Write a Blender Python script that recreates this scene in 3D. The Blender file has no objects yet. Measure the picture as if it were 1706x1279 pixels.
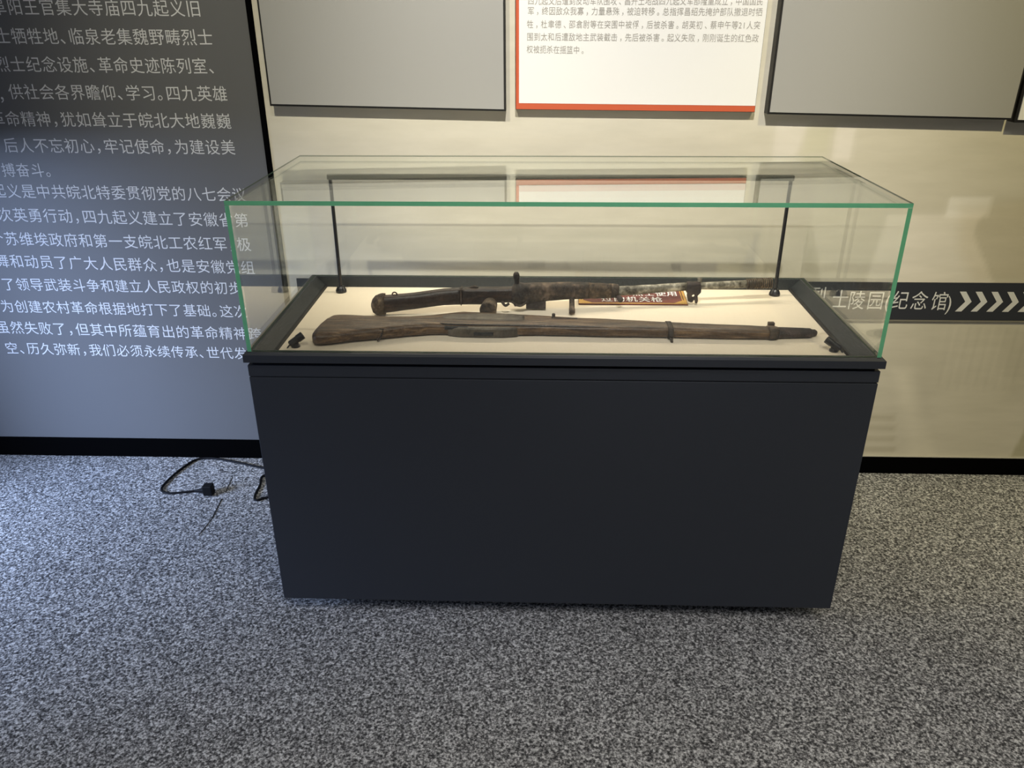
import bpy, bmesh, math, random
from mathutils import Vector, Matrix

random.seed(7)
sc = bpy.context.scene
C = sc.collection

# ------------------------------------------------------------------ camera
cam_d = bpy.data.cameras.new('camera')
cam = bpy.data.objects.new('camera', cam_d)
C.objects.link(cam)
YAW, PITCH, ROLL, FPX = 0.03372, 0.43903, -0.00362, 1322.39
cyw, syw, cp, sp = math.cos(YAW), math.sin(YAW), math.cos(PITCH), math.sin(PITCH)
fwd = Vector((-syw * cp, cyw * cp, -sp))
rgt = Vector((cyw, syw, 0))
up = rgt.cross(fwd)
r2 = math.cos(ROLL) * rgt + math.sin(ROLL) * up
u2 = -math.sin(ROLL) * rgt + math.cos(ROLL) * up
M = Matrix((r2, u2, -fwd)).transposed().to_4x4()
M.translation = Vector((-0.05671, -1.73482, 1.50507))
cam.matrix_world = M
cam_d.sensor_fit = 'HORIZONTAL'
cam_d.sensor_width = 36.0
cam_d.lens = 36.0 * FPX / 1706.0
cam_d.clip_start = 0.05
sc.camera = cam

# ------------------------------------------------------------------ view, world, lights
sc.view_settings.view_transform = 'Standard'
sc.view_settings.look = 'None'
sc.view_settings.exposure = 0.0
sc.view_settings.gamma = 1.0
sc.view_settings.use_curve_mapping = False
sc.cycles.use_denoising = True
sc.cycles.transparent_max_bounces = 32
sc.cycles.max_bounces = 10

w = bpy.data.worlds.new('world')
sc.world = w
w.use_nodes = True
w.node_tree.nodes['Background'].inputs[0].default_value = (0.95, 0.97, 1.0, 1)
w.node_tree.nodes['Background'].inputs[1].default_value = 0.07


def light(name, kind, loc, target, power, col, **kw):
    d = bpy.data.lights.new(name, kind)
    d.energy = power
    d.color = col
    for k, v in kw.items():
        setattr(d, k, v)
    o = bpy.data.objects.new(name, d)
    C.objects.link(o)
    o.location = loc
    o.rotation_euler = (Vector(target) - Vector(loc)).to_track_quat('-Z', 'Y').to_euler()
    return o


R = math.radians
# ceiling spotlights that wash the wall and the case
light('spot_centre', 'SPOT', (0.05, -1.35, 3.35), (0.20, 0.838, 1.30), 335, (1.0, 0.97, 0.90),
      spot_size=R(46), spot_blend=1.0, shadow_soft_size=0.03)
light('spot_warm', 'SPOT', (1.45, -1.35, 3.35), (1.50, 0.838, 1.05), 190, (1.0, 0.87, 0.46),
      spot_size=R(54), spot_blend=1.0, shadow_soft_size=0.03)
light('spot_side', 'SPOT', (-0.85, -1.35, 3.35), (-0.68, 0.838, 1.25), 185, (1.0, 0.94, 0.72),
      spot_size=R(44), spot_blend=1.0, shadow_soft_size=0.03)
# dim fill light added overhead to brighten the carpet and case front
light('overhead_fill', 'AREA', (0.6, -2.3, 2.95), (0.6, -1.9, 0.0), 27, (1.0, 0.94, 0.85),
      shape='RECTANGLE', size=2.4, size_y=1.2, spread=R(105))
# daylight through the low window in the left wall
light('daylight_window', 'AREA', (-3.8, -1.6, 1.48), (-1.25, 0.8, 0.05), 162, (0.48, 0.63, 1.0),
      shape='RECTANGLE', size=1.8, size_y=1.1, spread=R(130))

# ------------------------------------------------------------------ helpers


def tag(o, label=None, cat=None, group=None, kind=None):
    if label:
        o['label'] = label
    if cat:
        o['category'] = cat
    if group:
        o['group'] = group
    if kind:
        o['kind'] = kind
    return o


def link_mesh(name, me, mats, parent=None):
    o = bpy.data.objects.new(name, me)
    C.objects.link(o)
    for m in (mats if isinstance(mats, (list, tuple)) else [mats]):
        me.materials.append(m)
    if parent is not None:
        o.parent = parent
        o.matrix_parent_inverse = parent.matrix_basis.inverted()
    return o


def build(name, bm, mats, parent=None, smooth=False, bevel=0.0, segs=2):
    bmesh.ops.recalc_face_normals(bm, faces=bm.faces)
    me = bpy.data.meshes.new(name)
    bm.to_mesh(me)
    bm.free()
    if smooth:
        for p in me.polygons:
            p.use_smooth = True
    o = link_mesh(name, me, mats, parent)
    if bevel:
        b = o.modifiers.new('bevel', 'BEVEL')
        b.width = bevel
        b.segments = segs
        b.limit_method = 'ANGLE'
        b.angle_limit = R(40)
    return o


def thing(name, loc, label, cat, group=None):
    o = bpy.data.objects.new(name, None)
    C.objects.link(o)
    o.location = loc
    o.empty_display_size = 0.05
    return tag(o, label, cat, group)


def box(bm, x0, x1, y0, y1, z0, z1, mi=0):
    v = [bm.verts.new(p) for p in ((x0, y0, z0), (x1, y0, z0), (x1, y1, z0), (x0, y1, z0),
                                   (x0, y0, z1), (x1, y0, z1), (x1, y1, z1), (x0, y1, z1))]
    fs = []
    for f in ((0, 3, 2, 1), (4, 5, 6, 7), (0, 1, 5, 4), (1, 2, 6, 5), (2, 3, 7, 6), (3, 0, 4, 7)):
        fc = bm.faces.new([v[i] for i in f])
        fc.material_index = mi
        fs.append(fc)
    return fs  # bottom, top, front, right, back, left


def prism(bm, pts, y0, y1, axis='y', mi=0):
    """closed outline in (x,z) extruded along y"""
    a = [bm.verts.new((p[0], y0, p[1])) for p in pts]
    b = [bm.verts.new((p[0], y1, p[1])) for p in pts]
    n = len(pts)
    bm.faces.new(a).material_index = mi
    bm.faces.new(b[::-1]).material_index = mi
    for i in range(n):
        bm.faces.new((a[i], b[i], b[(i + 1) % n], a[(i + 1) % n])).material_index = mi


def tube(bm, pts, r, n=12, closed=False, caps=True):
    """round tube along points; r a number or a list"""
    pts = [Vector(p) for p in pts]
    m = len(pts)
    rs = r if isinstance(r, (list, tuple)) else [r] * m
    rings = []
    nrm = None
    for i, p in enumerate(pts):
        if closed:
            t = pts[(i + 1) % m] - pts[i - 1]
        else:
            t = pts[min(i + 1, m - 1)] - pts[max(i - 1, 0)]
        t.normalize()
        if nrm is None:
            nrm = t.orthogonal().normalized()
        else:
            nrm = (nrm - t * nrm.dot(t)).normalized()
        b = t.cross(nrm)
        rings.append([bm.verts.new(p + rs[i] * (math.cos(2 * math.pi * k / n) * nrm + math.sin(2 * math.pi * k / n) * b))
                      for k in range(n)])
    for i in range(m if closed else m - 1):
        A, B = rings[i], rings[(i + 1) % m]
        for k in range(n):
            bm.faces.new((A[k], A[(k + 1) % n], B[(k + 1) % n], B[k]))
    if caps and not closed:
        bm.faces.new(rings[0][::-1])
        bm.faces.new(rings[-1])


def smooth_path(pts, sub=6):
    """Catmull-Rom"""
    P = [Vector(p) for p in pts]
    P = [P[0] * 2 - P[1]] + P + [P[-1] * 2 - P[-2]]
    out = []
    for i in range(1, len(P) - 2):
        for k in range(sub):
            t = k / sub
            a, b, c, d = P[i - 1], P[i], P[i + 1], P[i + 2]
            out.append(0.5 * ((2 * b) + (c - a) * t + (2 * a - 5 * b + 4 * c - d) * t * t + (3 * b - a - 3 * c + d) * t ** 3))
    out.append(P[-2])
    return out


def loft(bm, secs, n=3.5, N=28, wob=0.0, sub=3):
    """superellipse sections in the YZ plane: (x, y, z, half depth, half height)"""
    S = []
    for i in range(len(secs) - 1):
        for k in range(sub):
            t = k / sub
            S.append([secs[i][j] * (1 - t) + secs[i + 1][j] * t for j in range(5)])
    S.append(list(secs[-1]))
    rings = []
    for (x, y, z, a, b) in S:
        ring = []
        for k in range(N):
            th = 2 * math.pi * k / N
            c, s = math.cos(th), math.sin(th)
            f = 1 + (random.uniform(-wob, wob) if wob else 0)
            ring.append(bm.verts.new((x, y + f * a * math.copysign(abs(c) ** (2 / n), c),
                                      z + f * b * math.copysign(abs(s) ** (2 / n), s))))
        rings.append(ring)
    for A, B in zip(rings, rings[1:]):
        for k in range(N):
            bm.faces.new((A[k], A[(k + 1) % N], B[(k + 1) % N], B[k]))
    bm.faces.new(rings[0][::-1])
    bm.faces.new(rings[-1])


def lathe(bm, prof, origin, axis, N=20):
    """profile (distance along axis, radius)"""
    ax = Vector(axis).normalized()
    nrm = ax.orthogonal().normalized()
    b = ax.cross(nrm)
    o = Vector(origin)
    rings = []
    for d, r in prof:
        rings.append([bm.verts.new(o + ax * d + r * (math.cos(2 * math.pi * k / N) * nrm + math.sin(2 * math.pi * k / N) * b))
                      for k in range(N)])
    for A, B in zip(rings, rings[1:]):
        for k in range(N):
            bm.faces.new((A[k], A[(k + 1) % N], B[(k + 1) % N], B[k]))
    bm.faces.new(rings[0][::-1])
    bm.faces.new(rings[-1])


# ------------------------------------------------------------------ materials


def mat(name, col=(0.5, 0.5, 0.5), rough=0.5, metal=0.0, spec=0.5):
    m = bpy.data.materials.new(name)
    m.use_nodes = True
    b = m.node_tree.nodes['Principled BSDF']
    b.inputs['Base Color'].default_value = (*col, 1)
    b.inputs['Roughness'].default_value = rough
    b.inputs['Metallic'].default_value = metal
    b.inputs['Specular IOR Level'].default_value = spec
    return m


class NT:
    def __init__(self, m):
        self.t = m.node_tree
        self.b = self.t.nodes.get('Principled BSDF')

    def n(self, typ, **kw):
        x = self.t.nodes.new(typ)
        for k, v in kw.items():
            if k.startswith('i_'):
                x.inputs[k[2:]].default_value = v
            else:
                setattr(x, k, v)
        return x

    def l(self, a, b):
        self.t.links.new(a, b)

    def ramp(self, fac, stops):
        r = self.n('ShaderNodeValToRGB')
        e = r.color_ramp.elements
        while len(e) > len(stops):
            e.remove(e[-1])
        while len(e) < len(stops):
            e.new(0.5)
        for el, (p, c) in zip(e, stops):
            el.position = p
            el.color = (*c, 1)
        self.l(fac, r.inputs[0])
        return r.outputs[0]

    def mix(self, fac, a, b, mode='MIX'):
        x = self.n('ShaderNodeMix', data_type='RGBA', blend_type=mode)
        for s, v in ((x.inputs[0], fac), (x.inputs[6], a), (x.inputs[7], b)):
            if hasattr(v, 'links'):
                self.l(v, s)
            elif isinstance(v, tuple):
                s.default_value = (*v, 1)
            else:
                s.default_value = v
        return x.outputs[2]

    def coords(self, scale=(1, 1, 1)):
        tc = self.n('ShaderNodeTexCoord')
        mp = self.n('ShaderNodeMapping')
        mp.inputs['Scale'].default_value = scale
        self.l(tc.outputs['Object'], mp.inputs[0])
        return mp.outputs[0]

    def noise(self, vec, scale, detail=4, rough=0.6):
        x = self.n('ShaderNodeTexNoise')
        x.inputs['Scale'].default_value = scale
        x.inputs['Detail'].default_value = detail
        x.inputs['Roughness'].default_value = rough
        self.l(vec, x.inputs['Vector'])
        return x.outputs[0]

    def bump(self, h, strength, dist):
        x = self.n('ShaderNodeBump')
        x.inputs['Strength'].default_value = strength
        x.inputs['Distance'].default_value = dist
        self.l(h, x.inputs['Height'])
        self.l(x.outputs[0], self.b.inputs['Normal'])


def carpet_mat():
    m = mat('carpet_pile', rough=1.0, spec=0.1)
    k = NT(m)
    v = k.coords((1, 1.0, 1))
    a = k.noise(v, 190, 3, 0.66)
    c = k.noise(v, 105, 2, 0.5)
    big = k.noise(v, 2.2, 3, 0.5)
    mx = k.n('ShaderNodeMath', operation='MULTIPLY_ADD')
    mx.inputs[1].default_value = 0.40
    k.l(c, mx.inputs[0])
    sb = k.n('ShaderNodeMath', operation='ADD')
    sb.inputs[1].default_value = -0.20
    k.l(a, mx.inputs[2])
    k.l(mx.outputs[0], sb.inputs[0])
    col = k.ramp(sb.outputs[0], [(0.35, (0.055, 0.055, 0.058)), (0.47, (0.22, 0.22, 0.222)),
                                 (0.56, (0.56, 0.56, 0.56)), (0.66, (0.98, 0.98, 0.98))])
    k.l(k.mix(0.5, col, k.ramp(big, [(0.3, (0.72, 0.72, 0.72)), (0.7, (1.0, 1.0, 1.0))]), 'MULTIPLY'),
        k.b.inputs['Base Color'])
    k.bump(sb.outputs[0], 0.6, 0.004)
    return m


def wood_mat(name, dark, mid, light_, rough=0.5, grain=(4, 40, 40), spec=0.4):
    m = mat(name, rough=rough, spec=spec)
    k = NT(m)
    v = k.coords(grain)
    a = k.noise(v, 3.0, 6, 0.65)
    v2 = k.coords((1, 1, 1))
    b = k.noise(v2, 14, 4, 0.6)
    col = k.ramp(a, [(0.30, dark), (0.52, mid), (0.74, light_)])
    dirt = k.ramp(b, [(0.30, (0.45, 0.42, 0.40)), (0.62, (1.0, 1.0, 1.0))])
    k.l(k.mix(0.8, col, dirt, 'MULTIPLY'), k.b.inputs['Base Color'])
    k.bump(a, 0.5, 0.002)
    return m


def rust_mat(name, dark, mid, light_, scale=60, rough=0.7, metal=0.2, bump=0.5):
    m = mat(name, rough=rough, metal=metal)
    k = NT(m)
    v = k.coords((1, 1, 1))
    a = k.noise(v, scale, 6, 0.7)
    b = k.noise(v, scale * 0.25, 3, 0.6)
    mx = k.n('ShaderNodeMath', operation='MULTIPLY_ADD')
    mx.inputs[1].default_value = 0.6
    k.l(b, mx.inputs[0])
    h = k.n('ShaderNodeMath', operation='MULTIPLY')
    h.inputs[1].default_value = 0.42
    k.l(a, h.inputs[0])
    k.l(h.outputs[0], mx.inputs[2])
    col = k.ramp(mx.outputs[0], [(0.38, dark), (0.52, mid), (0.66, light_)])
    k.l(col, k.b.inputs['Base Color'])
    k.bump(a, bump, 0.002)
    return m


def powder_mat(name, col, rough=0.5, spec=0.4):
    m = mat(name, col, rough, spec=spec)
    k = NT(m)
    a = k.noise(k.coords(), 900, 2, 0.5)
    k.bump(a, 0.06, 0.0004)
    return m


def glass_face_mat():
    m = bpy.data.materials.new('clear_glass')
    m.use_nodes = True
    t = m.node_tree
    t.nodes.remove(t.nodes['Principled BSDF'])
    out = t.nodes['Material Output']
    tr = t.nodes.new('ShaderNodeBsdfTransparent')
    tr.inputs[0].default_value = (0.996, 1.0, 0.996, 1)
    gl = t.nodes.new('ShaderNodeBsdfGlossy')
    gl.inputs['Roughness'].default_value = 0.0
    gl.inputs[0].default_value = (0.97, 1.0, 0.98, 1)
    fr = t.nodes.new('ShaderNodeFresnel')
    ge = t.nodes.new('ShaderNodeNewGeometry')
    mr = t.nodes.new('ShaderNodeMapRange')   # same reflectance from either side of the face
    mr.inputs['To Min'].default_value = 1.5
    mr.inputs['To Max'].default_value = 1 / 1.5
    t.links.new(ge.outputs['Backfacing'], mr.inputs['Value'])
    t.links.new(mr.outputs[0], fr.inputs['IOR'])
    mx = t.nodes.new('ShaderNodeMixShader')
    t.links.new(fr.outputs[0], mx.inputs[0])
    t.links.new(tr.outputs[0], mx.inputs[1])
    t.links.new(gl.outputs[0], mx.inputs[2])
    t.links.new(mx.outputs[0], out.inputs[0])
    return m


def glass_edge_mat(name='green_glass_edge', base=(0.12, 0.45, 0.27), glow=(0.25, 0.76, 0.50), clear=0.0):
    m = bpy.data.materials.new(name)
    m.use_nodes = True
    t = m.node_tree
    b = t.nodes['Principled BSDF']
    b.inputs['Base Color'].default_value = (*base, 1)
    b.inputs['Roughness'].default_value = 0.15
    trl = t.nodes.new('ShaderNodeBsdfTranslucent')
    trl.inputs[0].default_value = (*glow, 1)
    mx = t.nodes.new('ShaderNodeMixShader')
    mx.inputs[0].default_value = 0.5
    t.links.new(b.outputs[0], mx.inputs[1])
    t.links.new(trl.outputs[0], mx.inputs[2])
    if clear:
        tr = t.nodes.new('ShaderNodeBsdfTransparent')
        m2 = t.nodes.new('ShaderNodeMixShader')
        m2.inputs[0].default_value = clear
        t.links.new(mx.outputs[0], m2.inputs[1])
        t.links.new(tr.outputs[0], m2.inputs[2])
        mx = m2
    t.links.new(mx.outputs[0], t.nodes['Material Output'].inputs[0])
    return m


MT = dict(
    carpet=carpet_mat(),
    black_trim=mat('black_trim', (0.0016, 0.0016, 0.0018), 0.9, spec=0.02),
    pale_trim=mat('pale_trim', (0.62, 0.60, 0.52), 0.5),
    grey_board=powder_mat('grey_board', (0.150, 0.150, 0.150), 0.48, 0.7),
    white_print=mat('white_print', (0.80, 0.80, 0.80), 0.6),
    grey_panel=powder_mat('grey_panel', (0.40, 0.393, 0.375), 0.42, 0.8),
    panel_edge=mat('panel_edge', (0.012, 0.011, 0.010), 0.5),
    white_panel=mat('white_panel', (0.92, 0.91, 0.89), 0.45),
    orange_red=mat('orange_red', (0.62, 0.115, 0.045), 0.45),
    grey_print=mat('grey_print', (0.36, 0.34, 0.31), 0.6),
    band=powder_mat('band_charcoal', (0.036, 0.039, 0.050), 0.5),
    band_edge=mat('band_edge', (0.30, 0.28, 0.23), 0.45, 0.3),
    case=powder_mat('case_charcoal', (0.036, 0.042, 0.056), 0.42),
    tray=powder_mat('tray_charcoal', (0.021, 0.025, 0.027), 0.6),
    seam=mat('seam_black', (0.004, 0.004, 0.005), 0.6),
    board=mat('cream_board', (0.83, 0.735, 0.585), 0.7, spec=0.2),
    lamp_black=mat('lamp_black', (0.010, 0.010, 0.012), 0.35),
    glass=glass_face_mat(),
    edge=glass_edge_mat(),
    edge_dark=glass_edge_mat('dark_glass_edge', (0.020, 0.045, 0.030), (0.05, 0.12, 0.08), 0.0),
    edge_faint=glass_edge_mat('faint_glass_edge', (0.030, 0.060, 0.040), (0.05, 0.12, 0.08), 0.9),
    stock=wood_mat('weathered_walnut', (0.024, 0.013, 0.007), (0.11, 0.064, 0.032), (0.30, 0.195, 0.105), 0.42),
    dark_wood=wood_mat('dark_walnut', (0.008, 0.005, 0.0035), (0.026, 0.015, 0.010), (0.085, 0.046, 0.028), 0.45),
    iron=rust_mat('rusted_iron', (0.010, 0.007, 0.005), (0.045, 0.031, 0.020), (0.17, 0.12, 0.080)),
    iron_dark=rust_mat('dark_iron', (0.008, 0.006, 0.006), (0.028, 0.020, 0.017), (0.085, 0.060, 0.050), 45),
    iron_grey=rust_mat('worn_grey_steel', (0.035, 0.028, 0.018), (0.19, 0.175, 0.135), (0.48, 0.45, 0.37), 75, 0.5, 0.3),
    dark_gloss=mat('dark_gloss', (0.02, 0.018, 0.017), 0.22, 0.7),  # near-black gloss for the line drawn along the stock edge
    mag_iron=rust_mat('grey_brown_iron', (0.035, 0.028, 0.020), (0.085, 0.070, 0.050), (0.15, 0.125, 0.09), 40, 0.5),
    brass_rust=rust_mat('corroded_brown_plate', (0.018, 0.011, 0.006), (0.080, 0.054, 0.030), (0.26, 0.19, 0.115), 90),
    maroon=mat('maroon_label', (0.13, 0.022, 0.016), 0.4),
    gold=mat('gold_border', (0.62, 0.36, 0.08), 0.4, 0.4),
    cable=mat('black_rubber', (0.005, 0.005, 0.006), 0.6, spec=0.2),
    pin=mat('brass_pin', (0.6, 0.5, 0.3), 0.35, 0.9),
    wall_plain=mat('plain_paint', (0.40, 0.40, 0.40), 0.8),
    window_pane=mat('window_pane', (0.8, 0.9, 1.0), 0.1),
)

# ------------------------------------------------------------------ writing
_gl = {}


def glyph(ch):
    if ch not in _gl:
        cu = bpy.data.curves.new('glyph', 'FONT')
        cu.body = ch
        cu.size = 1.0
        cu.resolution_u = 3
        o = bpy.data.objects.new('glyph', cu)
        C.objects.link(o)
        bpy.context.view_layer.update()
        dg = bpy.context.evaluated_depsgraph_get()
        me = bpy.data.meshes.new_from_object(o.evaluated_get(dg))
        _gl[ch] = ([tuple(v.co) for v in me.vertices], [tuple(p.vertices) for p in me.polygons])
        bpy.data.meshes.remove(me)
        bpy.data.objects.remove(o)
        bpy.data.curves.remove(cu)
    return _gl[ch]


def put_glyph(bm, ch, cx, cz, sx, sz, y, cxem=0.5, place=None, slant=0.0):
    vs, fs = glyph(ch)
    place = place or (lambda a, b: (a, y, b))
    bv = []
    for (x, z, _) in vs:
        lx, lz = (x - cxem) * sx, (z - 0.36) * sz
        bv.append(bm.verts.new(place(cx + lx + slant * lz, cz + lz)))
    for f in fs:
        try:
            bm.faces.new([bv[i] for i in f])
        except ValueError:
            pass


HALF = '，、。；0123456789'


def put_line(bm, text, first, last, sx, sz, y, w_half=0.58, place=None):
    """characters centred from `first` to `last` (x,z); half-width marks sit left in their cell"""
    ws = [0.55 if c.isdigit() else w_half if c in HALF else 1.0 for c in text]
    pos = [0.0]
    for i in range(1, len(text)):
        pos.append(pos[-1] + ws[i - 1] / 2 + ws[i] / 2)
    T = pos[-1] or 1
    for c, p in zip(text, pos):
        f = p / T
        x = first[0] + (last[0] - first[0]) * f
        z = first[1] + (last[1] - first[1]) * f
        put_glyph(bm, c, x, z, sx, sz, y, 0.28 if c in HALF else 0.5, place)


# ------------------------------------------------------------------ setting
WALL_Y, BOARD_Y, FLOOR_Z = 0.838, 0.878, -0.05

bm = bmesh.new()
box(bm, -3.4, 3.6, -3.6, 1.0, FLOOR_Z - 0.05, FLOOR_Z)
tag(build('floor', bm, MT['carpet']), kind='structure')

# a seam between two carpet rolls, beside the case
bm = bmesh.new()
for (p, q, wd) in (((-1.1595, 0.3769), (-1.1512, 0.4761), 0.0016), ((-1.1512, 0.4761), (-1.1615, 0.5949), 0.0022), ((-1.1626, 0.6362), (-1.175, 0.7396), 0.0014)):
    zt = FLOOR_Z + 0.0012
    v = [bm.verts.new((p[0] - wd, p[1], zt)), bm.verts.new((p[0] + wd, p[1], zt)),
         bm.verts.new((q[0] + wd, q[1], zt)), bm.verts.new((q[0] - wd, q[1], zt))]
    bm.faces.new(v)
tag(build('trim_3', bm, MT['seam']), kind='structure')


def poly_mask(pts, soft):
    def f(x, z):
        inside = False
        d = 9.0
        n = len(pts)
        for i in range(n):
            x0, z0 = pts[i]
            x1, z1 = pts[(i + 1) % n]
            if (z0 > z) != (z1 > z) and x < (x1 - x0) * (z - z0) / (z1 - z0) + x0:
                inside = not inside
            dx, dz = x1 - x0, z1 - z0
            t = max(0, min(1, ((x - x0) * dx + (z - z0) * dz) / (dx * dx + dz * dz + 1e-12)))
            d = min(d, math.hypot(x - x0 - t * dx, z - z0 - t * dz))
        s = d if inside else -d
        t = max(0, min(1, 0.5 + s / (2 * soft)))
        return t * t * (3 - 2 * t)
    bx = (min(p[0] for p in pts) - soft, max(p[0] for p in pts) + soft,
          min(p[1] for p in pts) - soft, max(p[1] for p in pts) + soft)
    return f, bx


# pale printed mural: a tall stepped monument on a cream sky (faint print on the wall covering)
MURAL = [
    ([(1.288, 0.935), (1.505, 0.965), (1.579, 0.69), (1.388, 0.689), (1.314, 0.798)], 0.03, (0.93, 0.905, 0.85)),
    ([(1.246, 0.968), (1.38, 0.968), (1.382, 0.906), (1.246, 0.906)], 0.008, (1.254, 1.274, 1.371)),
    ([(1.065, 0.911), (1.363, 0.911), (1.351, 0.88), (1.352, 0.847), (1.38, 0.798), (1.418, 0.741), (1.456, 0.679), (1.034, 0.674)], 0.01, (1.235, 1.235, 1.293)),
    ([(0.859, 1.18), (0.916, 1.18), (0.916, 1.077), (0.859, 1.077)], 0.01, (1.177, 1.177, 1.254)),
    ([(0.673, 1.19), (0.771, 1.19), (0.74, 1.077), (0.673, 1.077)], 0.012, (1.117, 1.117, 1.177)),
    ([(0.771, 1.18), (0.843, 1.18), (0.843, 1.097), (0.761, 1.097)], 0.018, (0.96, 0.974, 0.908)),
    ([(1.52, 0.529), (1.809, 0.529), (1.86, 0.261), (1.613, 0.261)], 0.035, (0.908, 0.908, 0.894)),
    ([(1.194, 0.364), (1.241, 0.364), (1.406, 0.023), (1.323, 0.023)], 0.03, (1.138, 1.138, 1.138)),
    ([(1.262, 0.529), (1.334, 0.529), (1.365, 0.023), (1.277, 0.158)], 0.05, (0.934, 0.934, 0.934)),
    ([(1.711, 0.178), (1.757, 0.261), (1.778, 0.023), (1.68, 0.023)], 0.008, (0.736, 0.736, 0.63)),
    ([(1.086, 0.19), (1.231, 0.19), (1.231, 0.167), (1.086, 0.167)], 0.009, (0.828, 0.815, 0.776)),
    ([(1.086, 0.146), (1.241, 0.146), (1.241, 0.124), (1.086, 0.124)], 0.009, (0.828, 0.815, 0.776)),
    ([(1.086, 0.103), (1.251, 0.103), (1.251, 0.08), (1.086, 0.08)], 0.009, (0.828, 0.815, 0.776)),
    ([(1.086, 0.059), (1.262, 0.059), (1.262, 0.037), (1.086, 0.037)], 0.009, (0.828, 0.815, 0.776)),
    ([(1.344, 0.529), (1.356, 0.529), (1.363, 0.292), (1.35, 0.323)], 0.009, (0.934, 0.934, 0.934)),
    ([(1.376, 0.529), (1.388, 0.529), (1.395, 0.292), (1.382, 0.323)], 0.009, (0.934, 0.934, 0.934)),
    ([(1.408, 0.529), (1.421, 0.529), (1.427, 0.292), (1.414, 0.323)], 0.009, (0.934, 0.934, 0.934)),
    ([(1.44, 0.529), (1.453, 0.529), (1.459, 0.292), (1.446, 0.323)], 0.009, (0.934, 0.934, 0.934)),
    ([(1.472, 0.529), (1.485, 0.529), (1.491, 0.292), (1.478, 0.323)], 0.009, (0.934, 0.934, 0.934)),
    ([(1.504, 0.529), (1.517, 0.529), (1.523, 0.292), (1.51, 0.323)], 0.009, (0.934, 0.934, 0.934)),
    ([(1.536, 0.529), (1.549, 0.529), (1.555, 0.292), (1.542, 0.323)], 0.009, (0.934, 0.934, 0.934)),
    ([(1.568, 0.529), (1.581, 0.529), (1.587, 0.292), (1.574, 0.323)], 0.009, (0.934, 0.934, 0.934)),
    ([(1.6, 0.529), (1.613, 0.529), (1.619, 0.292), (1.606, 0.323)], 0.009, (0.934, 0.934, 0.934))]
MASKS = [poly_mask(p, s) + (c,) for p, s, c in MURAL]


def mural_wall():
    x0, x1, z0, z1, st = -0.92, 3.5, FLOOR_Z, 2.95, 0.0115
    xs = [x0 + i * st for i in range(int((1.90 - x0) / st))] + [1.90, 2.4, x1]
    zs = [z0 + i * st for i in range(int((1.3 - z0) / st))] + [1.3, 1.8, 2.4, z1]
    bm = bmesh.new()
    cl = bm.loops.layers.float_color.new('print')
    grid = [[bm.verts.new((x, WALL_Y, z)) for x in xs] for z in zs]

    def colour(x, z):
        c = [0.70, 0.655, 0.545]
        for f, b, k in MASKS:
            if b[0] <= x <= b[1] and b[2] <= z <= b[3]:
                m = f(x, z)
                if m:
                    c = [c[i] * (1 + (k[i] - 1) * m) for i in range(3)]
        return (*c, 1)
    cols = [[colour(x, z) for x in xs] for z in zs]
    idx = {}
    for j, row in enumerate(grid):
        for i, v in enumerate(row):
            idx[v] = cols[j][i]
    for j in range(len(zs) - 1):
        for i in range(len(xs) - 1):
            f = bm.faces.new((grid[j][i], grid[j][i + 1], grid[j + 1][i + 1], grid[j + 1][i]))
            for lp in f.loops:
                lp[cl] = idx[lp.vert]
    # thickness
    bk = [bm.verts.new(p) for p in ((x0, 0.98, z0), (x1, 0.98, z0), (x1, 0.98, z1), (x0, 0.98, z1))]
    bm.faces.new(bk[::-1])
    bm.faces.new([grid[j][0] for j in range(len(zs))] + [bk[3], bk[0]])
    bm.faces.new([grid[j][-1] for j in range(len(zs))][::-1] + [bk[1], bk[2]])
    bm.faces.new(grid[-1][::-1] + [bk[3], bk[2]][::1])
    m = mat('mural_print', rough=0.75, spec=0.25)
    k = NT(m)
    at = k.n('ShaderNodeAttribute', attribute_name='print')
    a = k.noise(k.coords((3, 1, 14)), 2.0, 4, 0.55)
    k.l(k.mix(1.0, at.outputs['Color'], k.ramp(a, [(0.3, (0.95, 0.95, 0.94)), (0.7, (1.03, 1.03, 1.03))]), 'MULTIPLY'),
        k.b.inputs['Base Color'])
    me = bpy.data.meshes.new('wall_back')
    bm.normal_update()
    bm.to_mesh(me)
    bm.free()
    return tag(link_mesh('wall_back', me, m), kind='structure')


mural_wall()

bm = bmesh.new()
box(bm, -2.55, -0.925, 0.913, 0.98, FLOOR_Z, 2.95)
tag(build('wall_rear', bm, MT['wall_plain']), kind='structure')
bm = bmesh.new()
box(bm, -2.445, -0.93, 0.878, 0.911, FLOOR_Z, 0.0291)
tag(build('baseboard_left', bm, MT['black_trim']), kind='structure')
bm = bmesh.new()
box(bm, -0.90, 3.5, 0.831, 0.8375, FLOOR_Z, 0.0187)
tag(build('baseboard_back', bm, MT['black_trim']), kind='structure')
bm = bmesh.new()
box(bm, -0.90, 3.5, 0.833, 0.8375, 0.0192, 0.0228)
tag(build('trim_1', bm, MT['pale_trim']), kind='structure')
bm = bmesh.new()
box(bm, -0.9259, -0.9083, 0.833, 0.912, FLOOR_Z, 2.95)
tag(build('trim_2', bm, MT['black_trim']), kind='structure')
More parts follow.
